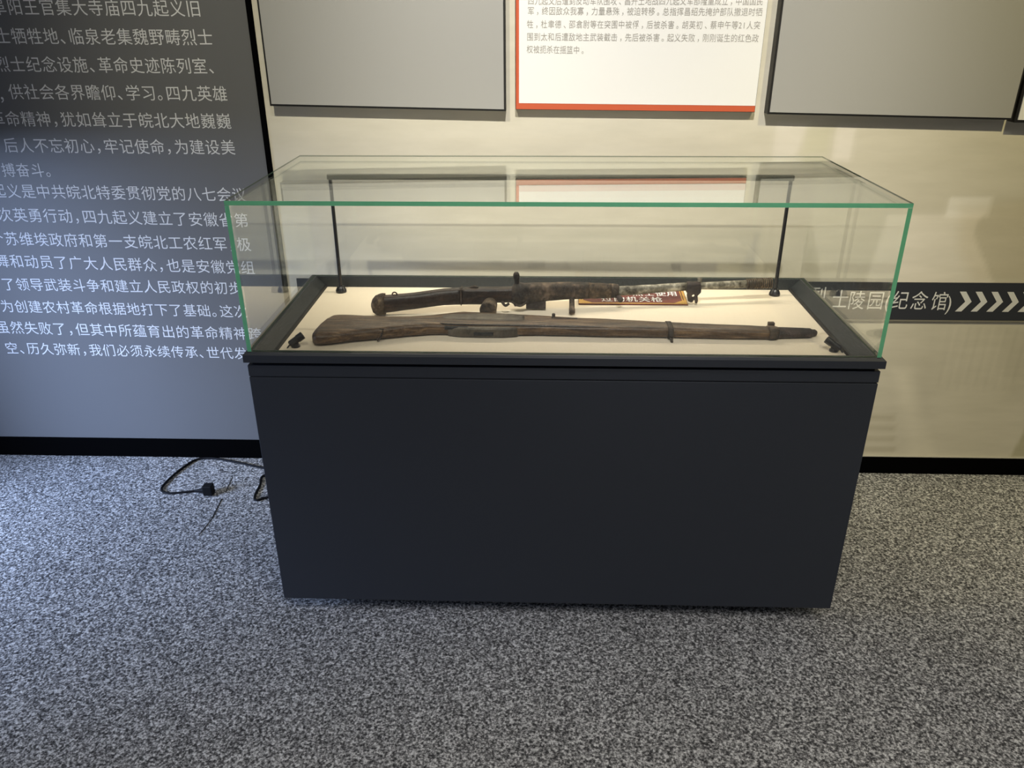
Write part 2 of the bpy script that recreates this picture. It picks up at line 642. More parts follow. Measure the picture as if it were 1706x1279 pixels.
# unseen left wall, added; its low window is sized to shape the daylight
bm = bmesh.new()
box(bm, -2.55, -2.45, -3.6, -0.85, FLOOR_Z, 2.95)
box(bm, -2.55, -2.45, 0.30, 0.912, FLOOR_Z, 2.95)
box(bm, -2.55, -2.45, -0.85, 0.30, 1.13, 2.95)
tag(build('wall_left', bm, MT['wall_plain']), kind='structure')
bm = bmesh.new()
for y in (-0.85, 0.27):
    box(bm, -2.53, -2.47, y, y + 0.03, FLOOR_Z, 1.13)
box(bm, -2.528, -2.472, -0.82, 0.27, 1.10, 1.13)
tag(build('window_1', bm, MT['black_trim']), kind='structure')

# ------------------------------------------------------------------ information board on the left
ib = thing('information_board', (-1.7, 0.90, 0.0301),
           'tall dark grey board on the left wall covered in rows of white Chinese text', 'information board')
bm = bmesh.new()
box(bm, -2.445, -0.9265, BOARD_Y + 0.003, 0.912, 0.0301, 2.7)
build('panel', bm, MT['grey_board'], ib)
BOARD_LINES = [
    ('阜阳王官集大寺庙四九起义旧', -1.7001, 1.5217, -1.1025, 1.5146, 0.0483, 0.0498),
    ('士牺牲地、临泉老集魏野畴烈士', -1.7098, 1.4404, -1.0802, 1.4347, 0.0485, 0.0501),
    ('烈士纪念设施、革命史迹陈列室、', -1.7345, 1.3599, -1.0718, 1.3529, 0.0480, 0.0496),
    ('供社会各界瞻仰、学习。四九英雄', -1.7133, 1.2786, -1.0606, 1.2723, 0.0481, 0.0496),
    ('革命精神，犹如耸立于皖北大地巍巍', -1.7962, 1.1974, -1.0619, 1.1896, 0.0489, 0.0504),
    ('后人不忘初心，牢记使命，为建设美', -1.7754, 1.1145, -1.061, 1.1088, 0.049, 0.0504),
    ('搏奋斗。', -1.8046, 1.0354, -1.6692, 1.0346, 0.0471, 0.0485),
    ('起义是中共皖北特委贯彻党的八七会议', -1.8576, 0.9673, -1.0472, 0.957, 0.0492, 0.0506),
    ('次英勇行动，四九起义建立了安徽省第', -1.8576, 0.8876, -1.0525, 0.8718, 0.0501, 0.0516),
    ('个苏维埃政府和第一支皖北工农红军，极', -1.91, 0.8057, -1.0563, 0.7892, 0.05, 0.0515),
    ('舞和动员了广大人民群众，也是安徽党组', -1.9135, 0.7264, -1.0548, 0.7076, 0.0502, 0.0517),
    ('了领导武装斗争和建立人民政权的初步', -1.9143, 0.6422, -1.1092, 0.6335, 0.0489, 0.0503),
    ('为创建农村革命根据地打下了基础。这次', -1.9415, 0.5603, -1.1043, 0.5468, 0.049, 0.0505),
    ('虽然失败了，但其中所蕴育出的革命精神跨', -1.9809, 0.4798, -1.0652, 0.4623, 0.0505, 0.0521),
    ('空、历久弥新，我们必须永续传承、世代发', -1.9697, 0.3989, -1.1284, 0.3863, 0.0487, 0.0503),
    ('，', -1.7607, 1.2703, 0.0019, -0.0494, 0.0516, 0.0516)]
for (t, xa, za, xb, zb, sx, sz) in BOARD_LINES:
    bm = bmesh.new()
    put_line(bm, t, (xa, za), (xb, zb), sx, sz, BOARD_Y + 0.0022)
    build('text_line', bm, MT['white_print'], ib)

# ------------------------------------------------------------------ panels hung on the cream wall


def hung_panel(label, x0, x1, za, zb, th, face, group='panels hung on the cream wall', border=0.0, rim=0.006, cat='wall panel', standoff=0.0):
    """za / zb: height of the bottom edge at the left / right end (edge slanted to follow image coordinates)"""
    y1 = WALL_Y - 0.0005
    y0 = y1 - th
    t = thing('exhibition_panel', ((x0 + x1) / 2, y1, (za + zb) / 2), label, cat, group)
    top = 2.45
    bm = bmesh.new()
    prism(bm, [(x0, za), (x1, zb), (x1, top), (x0, top)], y0 + 0.002, y1)
    build('backing', bm, MT['panel_edge'], t)
    bm = bmesh.new()
    r = rim
    prism(bm, [(x0 + r, za + r), (x1 - r, zb + r), (x1 - r, top - r), (x0 + r, top - r)], y0 - 0.001, y0 + 0.0019)
    build('border' if border else 'face', bm, MT['orange_red'] if border else face, t)
    if border:
        bm = bmesh.new()
        r = border
        prism(bm, [(x0 + 0.75 * r, za + r * 1.35), (x1 - 0.12 * r, zb + r * 1.35), (x1 - 0.12 * r, top - r), (x0 + 0.75 * r, top - r)],
              y0 - 0.002, y0 - 0.0011)
        build('face', bm, face, t)
    return t, y0


hung_panel('grey blank panel with thin black edge, left of the red-bordered text panel', -0.8807, -0.1579, 1.2445, 1.2291, 0.036, MT['grey_panel'])
rp, ry = hung_panel('white text panel with orange-red border hung above the case', -0.1287, 0.5957, 1.2333, 1.2255, 0.026, MT['white_panel'], border=0.014, rim=0.0015)
hung_panel('grey blank panel with black edge, right of the red-bordered text panel', 0.6303, 1.3589, 1.2216, 1.2051, 0.040, MT['grey_panel'])
hung_panel('black-framed cream panel cut off at the right edge of the photo', 1.3653, 2.0920, 1.1981, 1.1806, 0.042, MT['white_panel'], rim=0.008)
RED_LINES = [
    ('四九起义后遭到反动军队围攻、昌开土地战四九起义军部隆重成立，中国国民', -0.0839, 1.5314, 0.5716, 1.5282, 0.0195, 0.0232),
    ('军，终因敌众我寡，力量悬殊，被迫转移。总指挥昌绍先掩护部队撤退时牺', -0.0837, 1.5052, 0.5729, 1.5, 0.0201, 0.0232),
    ('牲，杜聿德、邵翕尉等在突围中被俘，后被杀害。胡英初、蔡申午等21人突', -0.0859, 1.4701, 0.5713, 1.4653, 0.0195, 0.0232),
    ('围到太和后遭敌地主武装截击，先后被杀害。起义失败，刚刚诞生的红色政', -0.0857, 1.4363, 0.571, 1.4308, 0.0201, 0.0232),
    ('权被扼杀在摇篮中。', -0.0864, 1.4026, 0.0712, 1.3996, 0.0193, 0.0232)]
for (t, xa, za, xb, zb, sx, sz) in RED_LINES:
    bm = bmesh.new()
    put_line(bm, t, (xa, za), (xb, zb), sx, sz, ry - 0.0026, w_half=1.0)
    build('text_line', bm, MT['grey_print'], rp)

# ------------------------------------------------------------------ direction band on the wall
db = thing('direction_band', (1.2, WALL_Y, 0.62), 'dark horizontal wall band with white Chinese words and chevrons behind the case', 'sign')
bm = bmesh.new()
box(bm, -0.875, 3.4, WALL_Y - 0.006, WALL_Y - 0.0005, 0.5551, 0.6857)
build('band', bm, MT['band'], db)
bm = bmesh.new()
box(bm, -0.875, 3.4, WALL_Y - 0.009, WALL_Y - 0.0005, 0.5499, 0.5546)
build('edge_strip', bm, MT['band_edge'], db)
BAND_CHARS = [('烈', 0.8849, 0.6364, 0.0572, 0.07), ('士', 0.9602, 0.6254, 0.0572, 0.0701), ('陵', 1.0151, 0.6223, 0.0571, 0.0702), ('园', 1.0781, 0.6223, 0.057, 0.0701), ('(', 1.1178, 0.6221, 0.057, 0.0701), ('纪', 1.1591, 0.6234, 0.0569, 0.07), ('念', 1.223, 0.6219, 0.0568, 0.07), ('馆', 1.2891, 0.6214, 0.0568, 0.07), (')', 1.3243, 0.6171, 0.0568, 0.07)]
CHEV_X, CHEV_P, CHEV_W, CHEV_H, CHEV_Z = 1.3478, 0.0516, 0.0469, 0.0699, 0.6214
bm = bmesh.new()
for (c, x, z, sx, sz) in BAND_CHARS:
    put_glyph(bm, c, x, z, sx, sz, WALL_Y - 0.0068, 0.17 if c in '()' else 0.5)
build('lettering', bm, MT['white_print'], db)
for i in range(8):
    bm = bmesh.new()
    x = CHEV_X + i * CHEV_P
    a, h, zc = CHEV_W, CHEV_H / 2, CHEV_Z
    v = [bm.verts.new((px, WALL_Y - 0.0068, zc + pz)) for px, pz in
         ((x, h), (x + 0.45 * a, h), (x + a, 0), (x + 0.45 * a, -h), (x, -h), (x + 0.55 * a, 0))]
    bm.faces.new((v[0], v[1], v[2], v[5]))
    bm.faces.new((v[5], v[2], v[3], v[4]))
    build('chevron', bm, MT['white_print'], db)

# ------------------------------------------------------------------ display case
DEP, HX, ZR, ZG, GT = 0.612, 0.75, 0.7676, 1.1285, 0.010
ZB = 0.735
dc = thing('display_case', (0, 0.3, FLOOR_Z), 'charcoal museum case with a clear glass hood holding two old guns', 'display case')
bm = bmesh.new()
box(bm, -0.66, 0.66, 0.10, 0.52, FLOOR_Z, 0.0198)
build('plinth', bm, MT['seam'], dc)
bm = bmesh.new()
box(bm, -0.756, 0.756, 0.0, 0.618, 0.020, 0.7005)
build('cabinet', bm, MT['case'], dc, bevel=0.002)
bm = bmesh.new()
box(bm, -0.753, 0.753, 0.003, 0.615, 0.7007, 0.7025)
build('shadow_gap', bm, MT['seam'], dc)
bm = bmesh.new()
box(bm, -0.756, 0.756, 0.0, 0.618, 0.7027, 0.7325)
build('upper_rail', bm, MT['case'], dc, bevel=0.002)
bm = bmesh.new()
box(bm, -0.745, 0.745, 0.008, 0.607, 0.733, 0.7335)
box(bm, -0.745, -0.7065, 0.010, 0.604, 0.7335, 0.742)
box(bm, 0.7065, 0.745, 0.010, 0.604, 0.7335, 0.742)
build('neck', bm, MT['seam'], dc)
# rim: a frame with a chamfered outer top edge and an open centre
bm = bmesh.new()


def frame_ring(bm, prof):
    """prof: list of (inset from the glass outline, z); swept round the rectangle"""
    rings = []
    for ins, z in prof:
        rings.append([bm.verts.new(p) for p in ((-HX + ins, ins, z), (HX - ins, ins, z), (HX - ins, DEP - ins, z), (-HX + ins, DEP - ins, z))])
    n = len(rings)
    for i in range(n):
        A, B = rings[i], rings[(i + 1) % n]
        for k in range(4):
            bm.faces.new((A[k], A[(k + 1) % 4], B[(k + 1) % 4], B[k]))


frame_ring(bm, [(-0.006, 0.7425), (-0.010, 0.7435), (-0.010, 0.7625), (-0.0045, 0.7676), (0.0125, 0.7676), (0.0125, 0.7425)])
build('rim', bm, MT['case'], dc)
# tray: the inner lining that slopes down to the board
bm = bmesh.new()
rr = []
for ix, iy, z in ((0.0127, 0.0127, 0.7676), (0.0440, 0.0150, ZB), (0.0440, 0.0150, ZB - 0.0012)):
    rr.append([bm.verts.new(p) for p in ((-HX + ix, iy, z), (HX - ix, iy, z), (HX - ix, DEP - iy, z), (-HX + ix, DEP - iy, z))])
for A, B in zip(rr, rr[1:]):
    for k in range(4):
        bm.faces.new((A[k], A[(k + 1) % 4], B[(k + 1) % 4], B[k]))
build('tray_lining', bm, MT['tray'], dc)
bm = bmesh.new()
box(bm, -0.7055, 0.7055, 0.0155, DEP - 0.0155, 0.7337, ZB)
build('display_board', bm, MT['board'], dc)


def pane(x0, x1, y0, y1, z0, z1, fm, loc, thin_edge=False):
    """fm: material per face (bottom, top, front, right, back, left): 0 clear, 1 green polished edge, 2 dark edge, 3 faint edge"""
    bm = bmesh.new()
    for f, k in zip(box(bm, x0, x1, y0, y1, z0, z1), fm):
        f.material_index = k
    if thin_edge:   # only the upper arris of the edge shows dark, the rest looks clear
        zc = z1 - 0.0036
        bmesh.ops.bisect_plane(bm, geom=list(bm.verts) + list(bm.edges) + list(bm.faces), plane_co=(0, 0, zc), plane_no=(0, 0, 1))
        for f in bm.faces:
            if f.material_index >= 2:
                f.material_index = 2 if f.calc_center_median().z > zc else 3
    o = build('glass_pane', bm, [MT['glass'], MT['edge'], MT['edge_dark'], MT['edge_faint']], dc)
    o['label'] = loc
    return o


ZT = ZG - GT
SE = 0.0006
pane(-HX, HX, 0, DEP, ZT, ZG, (0, 0, 1, 2, 2, 2), 'clear top pane of the hood', True)
pane(-HX, -HX + GT, 0, DEP, ZR + SE, ZT - SE, (2, 0, 1, 0, 0, 0), 'clear left side pane of the hood')
pane(HX - GT, HX, 0, DEP, ZR + SE, ZT - SE, (2, 0, 1, 0, 0, 0), 'clear right side pane of the hood')
pane(-HX + GT + SE, HX - GT - SE, 0, GT, ZR + SE, ZT - SE, (2, 0, 0, 0, 0, 0), 'clear front pane of the hood')
pane(-HX + GT + SE, HX - GT - SE, DEP - GT, DEP, ZR + SE, ZT - SE, (2, 0, 0, 0, 0, 0), 'clear back pane of the hood')

# lamp bar inside the hood
lb = thing('lamp_bar', (0, 0.547, ZB), 'thin black lamp bar on two slim posts inside the case at the back', 'lamp')
bm = bmesh.new()
box(bm, -0.659, 0.659, 0.540, 0.554, 1.072, 1.087)
build('bar', bm, MT['lamp_black'], lb, bevel=0.002)
# the strip of light along the underside of the bar
light('lamp_bar_strip', 'AREA', (0, 0.547, 1.0712), (0, 0.515, 0.735), 2.3, (1.0, 0.88, 0.68),
      shape='RECTANGLE', size=1.26, size_y=0.008)
for s in (-1, 1):
    bm = bmesh.new()
    tube(bm, [(s * 0.651, 0.547, ZB + 0.018), (s * 0.651, 0.547, 1.073)], 0.0052, 12)
    build('post', bm, MT['lamp_black'], lb, smooth=False)
    bm = bmesh.new()
    lathe(bm, [(0, 0.016), (0.006, 0.016), (0.014, 0.0125), (0.019, 0.009)], (s * 0.651, 0.547, ZB + 0.0005), (0, 0, 1), 20)
    build('foot', bm, MT['lamp_black'], lb)


def mini_spot(x, y, sgn, label):
    t = thing('spotlight', (x, y, ZB), label, 'spotlight', 'small spotlights on the display board')
    bm = bmesh.new()
    lathe(bm, [(0, 0.011), (0.004, 0.011), (0.005, 0.008), (0.010, 0.008)], (x, y, ZB + 0.0004), (0, 0, 1), 18)
    build('base', bm, MT['lamp_black'], t)
    ax = Vector((sgn * 0.80, 0.35, 0.52)).normalized()
    o = Vector((x, y, ZB + 0.017)) - ax * 0.017
    bm = bmesh.new()
    lathe(bm, [(0, 0.0065), (0.003, 0.009), (0.024, 0.009), (0.0245, 0.0102), (0.041, 0.0102), (0.041, 0.0082), (0.036, 0.0078)], o, ax, 20)
    build('barrel', bm, MT['lamp_black'], t)
    bm = bmesh.new()
    tube(bm, [o + ax * 0.002, o - ax * 0.006 - Vector((0, 0, 0.003)), o - ax * 0.012 - Vector((0, 0, 0.010))], 0.002, 8)
    build('wire', bm, MT['lamp_black'], t)


mini_spot(-0.668, 0.112, 1, 'small black spotlight at the left front corner of the board')
mini_spot(0.683, 0.116, -1, 'small black spotlight at the right front corner of the board')

# ------------------------------------------------------------------ rifle
rifle_stock  = [(-0.6346,0.1587,0.7440,0.0062,0.0090), (-0.6285,0.1544,0.7480,0.0272,0.0130), (-0.6208,0.1624,0.7510,0.0482,0.0160), (-0.6127,0.1746,0.7525,0.0652,0.0175), (-0.6019,0.1885,0.7525,0.0783,0.0175), (-0.5825,0.1933,0.7525,0.0787,0.0175), (-0.5209,0.2015,0.7525,0.0632,0.0175), (-0.4583,0.2066,0.7525,0.0507,0.0175), (-0.3962,0.2158,0.7525,0.0396,0.0175), (-0.3345,0.2309,0.7520,0.0404,0.0170), (-0.2957,0.2418,0.7515,0.0496,0.0165), (-0.2563,0.2490,0.7510,0.0590,0.0160), (-0.2079,0.2469,0.7505,0.0573,0.0155), (-0.1437,0.2431,0.7505,0.0537,0.0155), (-0.0956,0.2401,0.7505,0.0490,0.0155), (-0.0478,0.2378,0.7505,0.0448,0.0155), (0.0472,0.2301,0.7500,0.0401,0.0150), (0.1258,0.2247,0.7500,0.0379,0.0150), (0.2039,0.2198,0.7500,0.0323,0.0150), (0.2769,0.2151,0.7495,0.0292,0.0145), (0.3435,0.2121,0.7490,0.0268,0.0140), (0.4204,0.2081,0.7485,0.0261,0.0135), (0.4974,0.2059,0.7480,0.0242,0.0130), (0.5579,0.2015,0.7480,0.0191,0.0130)]
rifle_mag  = [(-0.3002,0.2220,0.7450,0.0055,0.0100), (-0.2873,0.2053,0.7470,0.0152,0.0120), (-0.2597,0.1978,0.7485,0.0160,0.0135), (-0.2045,0.1963,0.7485,0.0168,0.0135), (-0.1417,0.1963,0.7485,0.0159,0.0135), (-0.1105,0.1982,0.7480,0.0115,0.0130), (-0.0996,0.2046,0.7460,0.0044,0.0110)]
rifle_barrel  = [(0.5628,0.2075,0.7465,0.0230,0.0115), (0.5755,0.2088,0.7468,0.0227,0.0118), (0.6222,0.2101,0.7462,0.0197,0.0112), (0.6536,0.2115,0.7455,0.0168,0.0105), (0.6600,0.2186,0.7430,0.0137,0.0080), (0.6690,0.2201,0.7425,0.0119,0.0075), (0.6753,0.2266,0.7400,0.0057,0.0050)]
rifle_nose  = [(0.5406,0.2005,0.7495,0.0238,0.0145), (0.5464,0.1994,0.7500,0.0246,0.0150), (0.5600,0.1986,0.7500,0.0206,0.0150), (0.5673,0.2025,0.7485,0.0161,0.0135)]
rifle_band  = [(0.2819,0.2125,0.7505,0.0364,0.0155), (0.2950,0.2117,0.7505,0.0367,0.0155)]
mg_stock  = [(-0.4990,0.3451,0.7643,0.0160,0.0249), (-0.4728,0.3487,0.7646,0.0180,0.0241), (-0.3999,0.3586,0.7701,0.0180,0.0228), (-0.3167,0.3699,0.7787,0.0180,0.0233), (-0.2668,0.3767,0.7794,0.0180,0.0243)]
mg_cap  = [(-0.5163,0.3428,0.7633,0.0100,0.0075), (-0.5124,0.3433,0.7613,0.0160,0.0196), (-0.5041,0.3444,0.7618,0.0190,0.0274), (-0.4909,0.3462,0.7635,0.0200,0.0305), (-0.4794,0.3478,0.7639,0.0200,0.0305)]
mg_body  = [(-0.2685,0.3765,0.7795,0.0170,0.0234), (-0.2167,0.3835,0.7784,0.0170,0.0235), (-0.1731,0.3895,0.7789,0.0170,0.0212), (-0.1327,0.3949,0.7782,0.0170,0.0213), (-0.1057,0.3986,0.7789,0.0170,0.0241)]
mg_receiver  = [(-0.1057,0.3986,0.7812,0.0200,0.0248), (-0.0888,0.4009,0.7819,0.0200,0.0262), (-0.0312,0.4088,0.7824,0.0200,0.0244), (0.0369,0.4180,0.7837,0.0200,0.0226), (0.0883,0.4250,0.7818,0.0200,0.0213)]
mg_shroud  = [(0.0883,0.4250,0.7813,0.0170,0.0232), (0.1227,0.4297,0.7795,0.0170,0.0219), (0.1538,0.4339,0.7779,0.0170,0.0205)]
mg_ring  = [(0.1538,0.4339,0.7784,0.0180,0.0208), (0.1746,0.4367,0.7771,0.0180,0.0189)]
mg_gas  = [(0.1711,0.4363,0.7772,0.0090,0.0141), (0.2266,0.4438,0.7774,0.0090,0.0136), (0.2960,0.4533,0.7806,0.0090,0.0123), (0.3763,0.4642,0.7830,0.0090,0.0123)]
mg_bracket  = [(0.3719,0.4636,0.7732,0.0140,0.0196), (0.4115,0.4690,0.7826,0.0140,0.0101)]
mg_barrel  = [(0.3763,0.4642,0.7830,0.0080,0.0115), (0.4114,0.4690,0.7829,0.0080,0.0105), (0.5335,0.4856,0.7836,0.0080,0.0119), (0.5601,0.4892,0.7841,0.0080,0.0126), (0.6207,0.4974,0.7847,0.0080,0.0125)]
mg_spring  = [(0.5494,0.4877,0.7847,0.0100,0.0151), (0.6243,0.4979,0.7846,0.0100,0.0161)]
rf = thing('rifle', (0.0, 0.22, ZB), 'old wooden-stocked bolt rifle lying nearest the front glass', 'rifle')
bm = bmesh.new()
loft(bm, rifle_stock, n=4.0, N=36, wob=0.012)
build('stock', bm, MT['stock'], rf, smooth=True)
bm = bmesh.new()
loft(bm, rifle_mag, n=5, N=28, wob=0.006)
build('magazine', bm, MT['mag_iron'], rf, smooth=True)
bm = bmesh.new()
box(bm, -0.2205, -0.1690, 0.1772, 0.186, 0.7420, 0.7515)
build('magazine_slot', bm, MT['seam'], rf, bevel=0.002)
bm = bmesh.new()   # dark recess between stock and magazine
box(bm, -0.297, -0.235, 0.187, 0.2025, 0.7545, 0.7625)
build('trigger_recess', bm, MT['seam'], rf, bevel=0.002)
bm = bmesh.new()   # glossy tube added to draw the dark line and highlight on the stock's edge
tube(bm, smooth_path([(-0.312, 0.2060, 0.7645), (-0.2957, 0.2001, 0.7654), (-0.2563, 0.1994, 0.7644), (-0.20, 0.1988, 0.7635), (-0.0956, 0.1989, 0.7632),
                      (0.0472, 0.1964, 0.7626), (0.1258, 0.1929, 0.7626)]), [0.0028] * 31 + [0.0024, 0.0018, 0.0014, 0.001, 0.0008, 0.0006], 8)
build('edge_line', bm, MT['dark_gloss'], rf, smooth=True)
bm = bmesh.new()   # steel receiver let into the upper side of the stock
loft(bm, [(-0.325, 0.245, 0.7615, 0.008, 0.004), (-0.30, 0.25, 0.7640, 0.020, 0.0055), (-0.22, 0.255, 0.7645, 0.026, 0.0055),
          (-0.13, 0.252, 0.7640, 0.026, 0.0055), (-0.09, 0.250, 0.7630, 0.020, 0.005)], n=3, N=24, wob=0.008)
build('receiver', bm, MT['mag_iron'], rf, smooth=True)
bm = bmesh.new()
lathe(bm, [(0, 0.0045), (0.008, 0.0045), (0.009, 0.003)], (-0.0125, 0.262, 0.7655), (0, 0, 1), 14)
build('rear_sight', bm, MT['iron'], rf)
bm = bmesh.new()
tube(bm, [(-0.018, 0.252, 0.7648), (0.05, 0.250, 0.7642)], 0.0035, 8)
build('sight_leaf', bm, MT['iron'], rf)
bm = bmesh.new()
loft(bm, rifle_band, n=3.4, N=28)
build('barrel_band', bm, MT['iron'], rf, smooth=True)
bm = bmesh.new()
tube(bm, smooth_path([(0.288, 0.177, 0.7415), (0.289, 0.168, 0.7395), (0.2895, 0.160, 0.7385)]), 0.003, 8)
build('band_stud', bm, MT['iron'], rf)
bm = bmesh.new()
loft(bm, rifle_nose, n=3, N=28)
build('nose_cap', bm, MT['iron'], rf, smooth=True)
bm = bmesh.new()
box(bm, 0.5455, 0.5620, 0.2195, 0.2320, 0.7575, 0.7685)
build('front_sight', bm, MT['iron'], rf, bevel=0.0015)
bm = bmesh.new()
loft(bm, rifle_barrel, n=2.2, N=24, wob=0.01)
build('barrel', bm, MT['iron_dark'], rf, smooth=True)
bm = bmesh.new()   # wire sling loop on the butt
tube(bm, smooth_path([(-0.452, 0.1575, 0.7625), (-0.4545, 0.1530, 0.7535), (-0.4585, 0.1500, 0.7435), (-0.4635, 0.1475, 0.7385),
                      (-0.4665, 0.1480, 0.7400), (-0.4655, 0.152, 0.7430)]), 0.0019, 8)
tube(bm, [(-0.4500, 0.160, 0.7645), (-0.4660, 0.1615, 0.7645)], 0.0019, 8)
build('sling_loop', bm, MT['iron'], rf)

# ------------------------------------------------------------------ machine gun behind it


def gy(x):
    return 0.413 + 0.136 * x


mg = thing('machine_gun', (0.0, gy(0), ZB), 'rusted light machine gun with pale metal barrel lying behind the rifle', 'machine gun')
for nm, key, m, n, wb in (('stock', mg_stock, 'dark_wood', 2.8, 0.02), ('butt_plate', mg_cap, 'brass_rust', 2.6, 0.02),
                          ('trigger_housing', mg_body, 'dark_wood', 4, 0.015), ('receiver', mg_receiver, 'iron', 4, 0.03),
                          ('heat_shroud', mg_shroud, 'brass_rust', 2.4, 0.05), ('shroud_ring', mg_ring, 'iron', 2.2, 0.02),
                          ('gas_tube', mg_gas, 'iron_grey', 2, 0.05), ('barrel', mg_barrel, 'iron_grey', 2, 0.03)):
    bm = bmesh.new()
    loft(bm, key, n=n, N=26, wob=wb, sub=4)
    build(nm, bm, MT[m], mg, smooth=True)
bm = bmesh.new()   # seam band between stock and housing
box(bm, -0.2695, -0.2675, gy(-0.268) - 0.0185, gy(-0.268) + 0.0185, 0.7570, 0.8030)
build('stock_band', bm, MT['iron'], mg)
bm = bmesh.new()
pts = []
for k in range(20):
    a = 2 * math.pi * k / 20
    pts.append((-0.452 + 0.0065 * math.cos(a), gy(-0.45), 0.7905 + 0.0065 * math.sin(a)))
tube(bm, pts, 0.002, 8, closed=True)
build('sling_loop', bm, MT['iron'], mg)
bm = bmesh.new()
tube(bm, [(-0.245, gy(-0.24), 0.8015), (-0.232, gy(-0.23), 0.8055), (-0.222, gy(-0.22), 0.801)], 0.004, 8)
build('catch', bm, MT['iron'], mg)
bm = bmesh.new()   # round pistol grip end, pointing at the viewer
lathe(bm, [(0, 0.012), (0.004, 0.020), (0.040, 0.0225), (0.066, 0.0230), (0.070, 0.0210)], (-0.188, gy(-0.19) - 0.010, 0.7570), (-0.045, -1, 0.06), 24)
build('pistol_grip', bm, MT['brass_rust'], mg)
bm = bmesh.new()
tube(bm, smooth_path([(-0.155, 0.370, 0.765), (-0.145, 0.362, 0.757), (-0.135, 0.366, 0.762)]), 0.004, 8)
build('trigger', bm, MT['iron'], mg)
bm = bmesh.new()   # upright cocking handle with a ball end
lathe(bm, [(0.0, 0.0075), (0.018, 0.0070), (0.022, 0.0078), (0.030, 0.0092), (0.037, 0.0085), (0.042, 0.0050)],
      (-0.1135, gy(-0.1135) + 0.002, 0.800), (-0.06, 0, 1), 18)
build('cocking_handle', bm, MT['iron'], mg)
bm = bmesh.new()
loft(bm, [(-0.128, gy(-0.12), 0.780, 0.022, 0.020), (-0.120, gy(-0.12), 0.777, 0.024, 0.032), (-0.104, gy(-0.10), 0.777, 0.024, 0.034),
          (-0.088, gy(-0.09), 0.780, 0.023, 0.026)], n=3, N=24, wob=0.02)
build('collar', bm, MT['iron'], mg, smooth=True)
bm = bmesh.new()
tube(bm, smooth_path([(-0.128, gy(-0.12) - 0.022, 0.764), (-0.105, gy(-0.1) - 0.026, 0.7525), (-0.085, gy(-0.09) - 0.022, 0.762)]), 0.0035, 8)
build('ring', bm, MT['iron'], mg)
bm = bmesh.new()
box(bm, -0.088, -0.032, gy(-0.06) - 0.012, gy(-0.06) + 0.014, ZB + 0.0008, 0.766)
build('magazine_well', bm, MT['iron_dark'], mg, bevel=0.002)
bm = bmesh.new()
lathe(bm, [(0, 0.0075), (0.050, 0.0075), (0.0515, 0.0085), (0.064, 0.0085), (0.066, 0.007)], (0.0415, gy(0.04) - 0.006, 0.769), (-0.01, -0.80, -0.40), 18)
build('forward_lug', bm, MT['iron'], mg)
bm = bmesh.new()
lathe(bm, [(0, 0.006), (0.012, 0.0085), (0.020, 0.0075)], (0.172, gy(0.175) - 0.012, 0.7665), (0.5, -0.7, -0.5), 14)
build('clamp', bm, MT['iron_dark'], mg)
# flat bracket with a hole and a notched foot
bm = bmesh.new()
bx, bw = 0.3735, 0.0385
out = [(0.0, 0.0475), (0.0, 0.020), (0.0045, 0.0035), (0.011, 0.0), (0.0165, 0.0), (0.0195, 0.0065), (0.0235, 0.0065),
       (0.0255, -0.003), (0.0305, -0.003), (0.0325, 0.004), (0.0300, 0.020), (0.0385, 0.030), (0.0385, 0.0475)]
hole = [(0.0180 + 0.0042 * math.cos(-2 * math.pi * k / 12), 0.0195 + 0.0042 * math.sin(-2 * math.pi * k / 12)) for k in range(12)]
yb = gy(0.39) - 0.016
zb0 = 0.7395
fr = [bm.verts.new((bx + a, yb, zb0 + b)) for a, b in out]
hr = [bm.verts.new((bx + a, yb, zb0 + b)) for a, b in hole]
ed = [bm.edges.new((fr[i], fr[(i + 1) % len(fr)])) for i in range(len(fr))] + \
     [bm.edges.new((hr[i], hr[(i + 1) % len(hr)])) for i in range(len(hr))]
bmesh.ops.triangle_fill(bm, use_beauty=True, edges=ed)
ex = bmesh.ops.extrude_face_region(bm, geom=list(bm.faces))
bmesh.ops.translate(bm, vec=(0, 0.007, 0), verts=[g for g in ex['geom'] if isinstance(g, bmesh.types.BMVert)])
build('bipod_bracket', bm, MT['iron_dark'], mg)
bm = bmesh.new()
loft(bm, [(0.3725, gy(0.373), 0.7815, 0.015, 0.015), (0.411, gy(0.411), 0.7825, 0.014, 0.0125)], n=3, N=22, wob=0.02)
build('bracket_sleeve', bm, MT['iron_dark'], mg, smooth=True)
bm = bmesh.new()
lathe(bm, [(0, 0.005), (0.004, 0.0065), (0.012, 0.0065), (0.0145, 0.0045)], (0.409, gy(0.409) + 0.002, 0.793), (0, 0, 1), 16)
build('front_sight', bm, MT['iron_grey'], mg)
# coil spring wound round the muzzle
bm = bmesh.new()
pts = []
turns = 13
for k in range(turns * 14 + 1):
    f = k / (turns * 14)
    a = 2 * math.pi * turns * f
    x = 0.547 + 0.078 * f
    rr_ = 0.0135 + 0.0010 * f
    pts.append((x, gy(x) + 0.85 * rr_ * math.cos(a), 0.7843 + rr_ * math.sin(a)))
tube(bm, pts, 0.0021, 6)
build('muzzle_spring', bm, MT['brass_rust'], mg, smooth=True)

mg.location.z += 0.0045
rf.location.z += 0.0012

# ------------------------------------------------------------------ caption plate behind the machine gun
CP_X, CP_W, CP_Y0, CP_Y1, CP_RISE = 0.2207, 0.3149, 0.4467, 0.5417, 0.0120
CP_TEXT = [('过的机关枪', 0.1466, 0.2913, 0.303, 0.0339, 0.37), ('烈士使用', 0.2395, 0.3406, 0.7, 0.0332, 0.36)]
cpz = thing('caption_plate', (CP_X, CP_Y0, ZB), 'small maroon caption plate with gold border lying behind the machine gun', 'caption plate')


